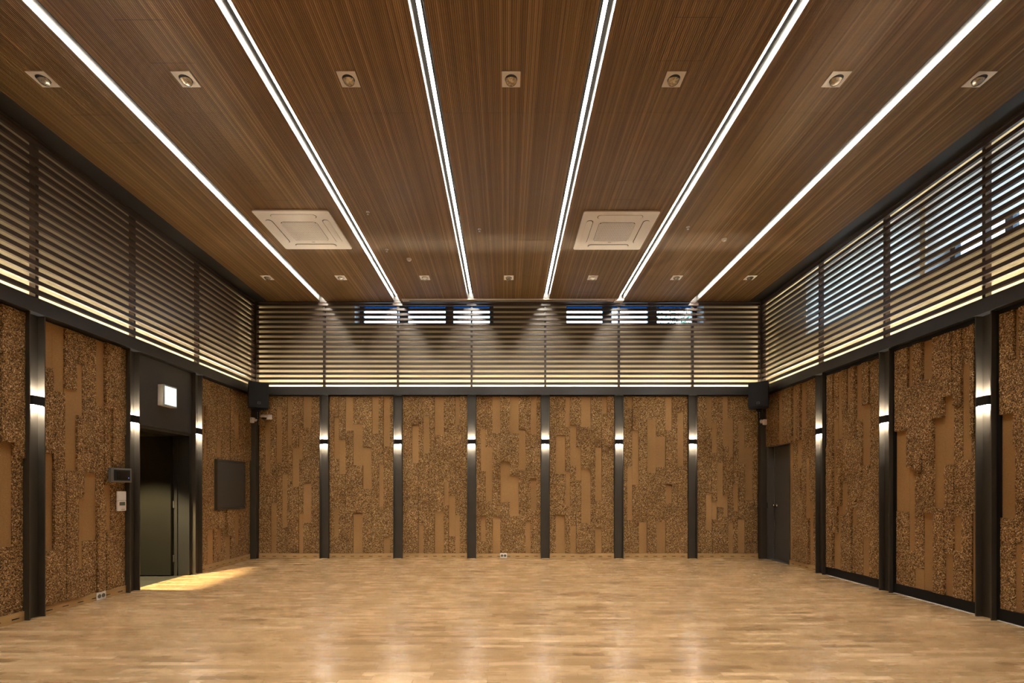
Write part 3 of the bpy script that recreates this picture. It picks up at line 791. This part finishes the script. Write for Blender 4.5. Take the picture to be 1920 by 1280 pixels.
MB().box(.235, .25, -.395, -.388, -.0232, -.0221).build('indicator', M['greyplastic'], ac)
ac.location = (-2.66, 6.41, CZ); ac['label'] = 'white square ceiling air conditioner left of centre'
a2 = copy_tree(ac); a2.location = (1.43, 6.425, CZ); a2['label'] = 'white square ceiling air conditioner right of centre'

sd = thing('smoke_detector', 'white round smoke detector on the ceiling left of centre, toward the back', 'smoke detector', (-1.448, 7.21, CZ), 'smoke detectors')
MB().lathe([(.036, -.0005), (.036, -.012), (.030, -.016)], 24).build('base', M['white'], sd, smooth=False)
MB().lathe([(.026, -.016), (.027, -.026), (.02, -.034), (.001, -.036)], 24).build('sensor_cap', M['white'], sd)
s2 = copy_tree(sd); s2.location = (2.99, 6.63, CZ); s2['label'] = 'white round smoke detector between the right strip lights'
sh = thing('hanging_sprinkler', '', 'sprinkler', (0, 0, CZ), 'ceiling sprinkler heads')
MB().lathe([(.022, .0), (.023, -.005), (.014, -.008)], 18).build('escutcheon', M['alu'], sh)
b = MB().lathe([(.007, -.008), (.007, -.03), (.014, -.031), (.014, -.034), (.001, -.034)], 12); b.build('deflector', M['alu'], sh)
for k, (x, y, la) in enumerate(((-1.712, 5.99, 'tiny sprinkler head right of the left air conditioner'), (-1.71, 6.93, 'tiny sprinkler head between left air conditioner and smoke detector'),
                               (-.352, 6.386, 'tiny sprinkler head in the middle ceiling bay'), (2.382, 6.334, 'tiny sprinkler head right of the right air conditioner'))):
    r = sh if k == 0 else copy_tree(sh); r.location = (x, y, CZ); r['label'] = la
hk = MB()
for x0, x1, y0, y1 in ((-.18, .18, -.18, -.178), (-.18, .18, .178, .18), (-.18, -.178, -.178, .178), (.178, .18, -.178, .178)): hk.box(x0, x1, y0, y1, -.001, -.0002)
hk = hk.build('ceiling_access_hatch', M['groove'])
for k, (x, y, la) in enumerate(((-2.69, 3.72, 'outlined access hatch in the wood ceiling left, beside the near downlights'), (1.40, 3.70, 'outlined access hatch in the wood ceiling right, beside the near downlights'),
                               (-3.82, 4.62, 'outlined access hatch in the leftmost wood ceiling bay'), (-2.69, 5.57, 'outlined access hatch in front of the left air conditioner'),
                               (1.41, 5.56, 'outlined access hatch in front of the right air conditioner'), (1.41, 8.25, 'outlined access hatch near the back slats, right of centre'))):
    r = hk if k == 0 else hk.copy()
    if k: COL.objects.link(r)
    r.location = (x, y, CZ); tag(r, la, 'access hatch', 'access hatches in the wood ceiling')

# ------------------------------------------------------------------ windows
def window(name, u0, u1, z0, z1, plane, axis, sashes, rev):
    """frame set deep in the opening; sashes = glass spans"""
    e = bpy.data.objects.new(name, None); COL.objects.link(e); struct(e)
    e.location = ((u0 + u1) / 2, plane, z0) if axis == 'x' else (plane, (u0 + u1) / 2, z0)
    off = Vector(e.location)
    def bx(b, a0, a1, c0, c1, d0, d1):
        if axis == 'x': b.box(a0 - off.x, a1 - off.x, d0, d1, c0 - off.z, c1 - off.z)
        else: b.box(d0, d1, a0 - off.y, a1 - off.y, c0 - off.z, c1 - off.z)
    b = MB(); bars = [u0] + [q for s in sashes for q in s] + [u1]
    for i in range(0, len(bars), 2): bx(b, bars[i], bars[i + 1], z0, z1, 0, .07)
    for s in sashes:
        bx(b, s[0], s[1], z0, z0 + .045, 0, .07); bx(b, s[0], s[1], z1 - .045, z1, 0, .07)
    b.build('window_frame', M['sash'], e)
    for s in sashes:
        p = MB(); bx(p, s[0], s[1], z0 + .045, z1 - .100, .03, .036); p.build('pane', M['glass'], e)
        p = MB(); bx(p, s[0], s[1], z1 - .100, z1 - .045, .028, .038); p.build('tinted_head_pane', M['tint'], e)
    b = MB(); t = .006
    bx(b, u0, u1, z0, z0 + t, -rev, -.001); b.build('window_sill', M['reveal'], e)
    b = MB(); bx(b, u0, u0 + t, z0 + t, z1, -rev, -.001); bx(b, u1 - t, u1, z0 + t, z1, -rev, -.001); bx(b, u0 + t, u1 - t, z1 - t, z1, -rev, -.001)
    b.build('window_reveal', M['reveal'], e)
    return e
window('window_1', WB[0][0], WB[0][1], *WZ, 9.52, 'x', [(-2.80, -2.145), (-1.93, -1.195), (-1.04, -.325)], .318)
window('window_2', WB[1][0], WB[1][1], *WZ, 9.52, 'x', [(1.19, 1.90), (2.08, 2.79), (2.97, 3.66)], .318)
window('window_3', RW[0][0], RW[0][1], *RZ, UR + .30, 'y', [(3.5, 4.28), (4.36, 5.05), (5.13, 5.70)], .298)
window('window_4', RW[1][0], RW[1][1], *RZ, UR + .30, 'y', [(5.92, 6.60), (6.68, 7.36), (7.44, 7.97)], .298)
def blind(label, u0, u1, zl, zt, x):
    root = thing('roller_blind', label, 'blind', (x, (u0 + u1) / 2, zl), 'roller blinds on the right windows')
    h = (u1 - u0) / 2
    MB().box(-.001, .001, -h, h, .02, zt - zl - .05).build('fabric', M['blind'], root)
    MB().box(-.008, .008, -h, h, 0, .02).build('bottom_bar', M['white'], root)
    MB().lathe([(.024, -h), (.024, h)], 16, Matrix.Translation((0, 0, zt - zl - .026)) @ Matrix.Rotation(math.pi / 2, 4, 'X')).build('roller', M['white'], root)
blind('pale roller blind closed to the sill behind the right slats, toward the back corner', RW[1][0] + .012, RW[1][1] - .012, RZ[0] + .008, RZ[1] - .01, UR + .03)
blind('pale roller blind raised above a bright gap behind the right slats, nearer the camera', RW[0][0] + .012, RW[0][1] - .012, 4.03, RZ[1] - .01, UR + .03)

# ------------------------------------------------------------------ outside
struct(MB().box(-40, 40, 9.7, 60, -.3, -.12).box(6.2, 40, -20, 9.69, -.3, -.12).build('ground_outside', M['ground']))
def tree(label, x, y, h, rad, seed):
    R = random.Random(seed)
    root = thing('tree', label, 'tree', (x, y, -.12), 'trees outside the windows')
    b = MB().lathe([(.14, 0), (.10, h * .5), (.05, h * .85)], 10)
    for k in range(6):
        a = TAU * k / 6 + R.random()
        b.lathe([(.05, 0), (.015, rad * .8)], 6, Matrix.Translation((0, 0, h * (.55 + .05 * k))) @ Matrix.Rotation(a, 4, 'Z') @ Matrix.Rotation(.9, 4, 'Y'))
    b.build('trunk', M['bark'], root)
    b = MB()
    blobs = [(R.uniform(-.6, .6) * rad, R.uniform(-.6, .6) * rad, h * .8 + R.uniform(-.5, .7) * rad, rad * R.uniform(.35, .6)) for _ in range(14)]
    for k in range(3600):
        bx_, by_, bz_, br = R.choice(blobs)
        d = Vector((R.gauss(0, 1), R.gauss(0, 1), R.gauss(0, 1))).normalized() * br * R.uniform(.6, 1.05)
        c = Vector((bx_, by_, bz_)) + d
        u = Vector((R.gauss(0, 1), R.gauss(0, 1), R.gauss(0, 1))).normalized(); w_ = u.orthogonal().normalized()
        s = R.uniform(.05, .10)
        b.add([c - u * s, c + w_ * s * .5, c + u * s, c - w_ * s * .5], [(0, 1, 2, 3)])
    b.build('foliage', M['leaf'], root)
tree('leafy tree outside, seen through the rightmost pane of the back windows', 6.3, 17.0, 7.6, 1.7, 3)

# ------------------------------------------------------------------ daylight
w = bpy.data.worlds.new('sky'); sc.world = w; w.use_nodes = True
nt = w.node_tree; bg = nt.nodes['Background']
tc = node(nt, 'ShaderNodeTexCoord'); z = sepxyz(nt, tc.outputs['Generated'])[2]
nt.links.new(ramp(nt, z, [(0.0, (0.74, 0.87, 1.0)), (0.25, (0.62, 0.80, 1.0)), (1.0, (0.36, 0.58, 1.0))]), bg.inputs[0])
bg.inputs[1].default_value = 8.5
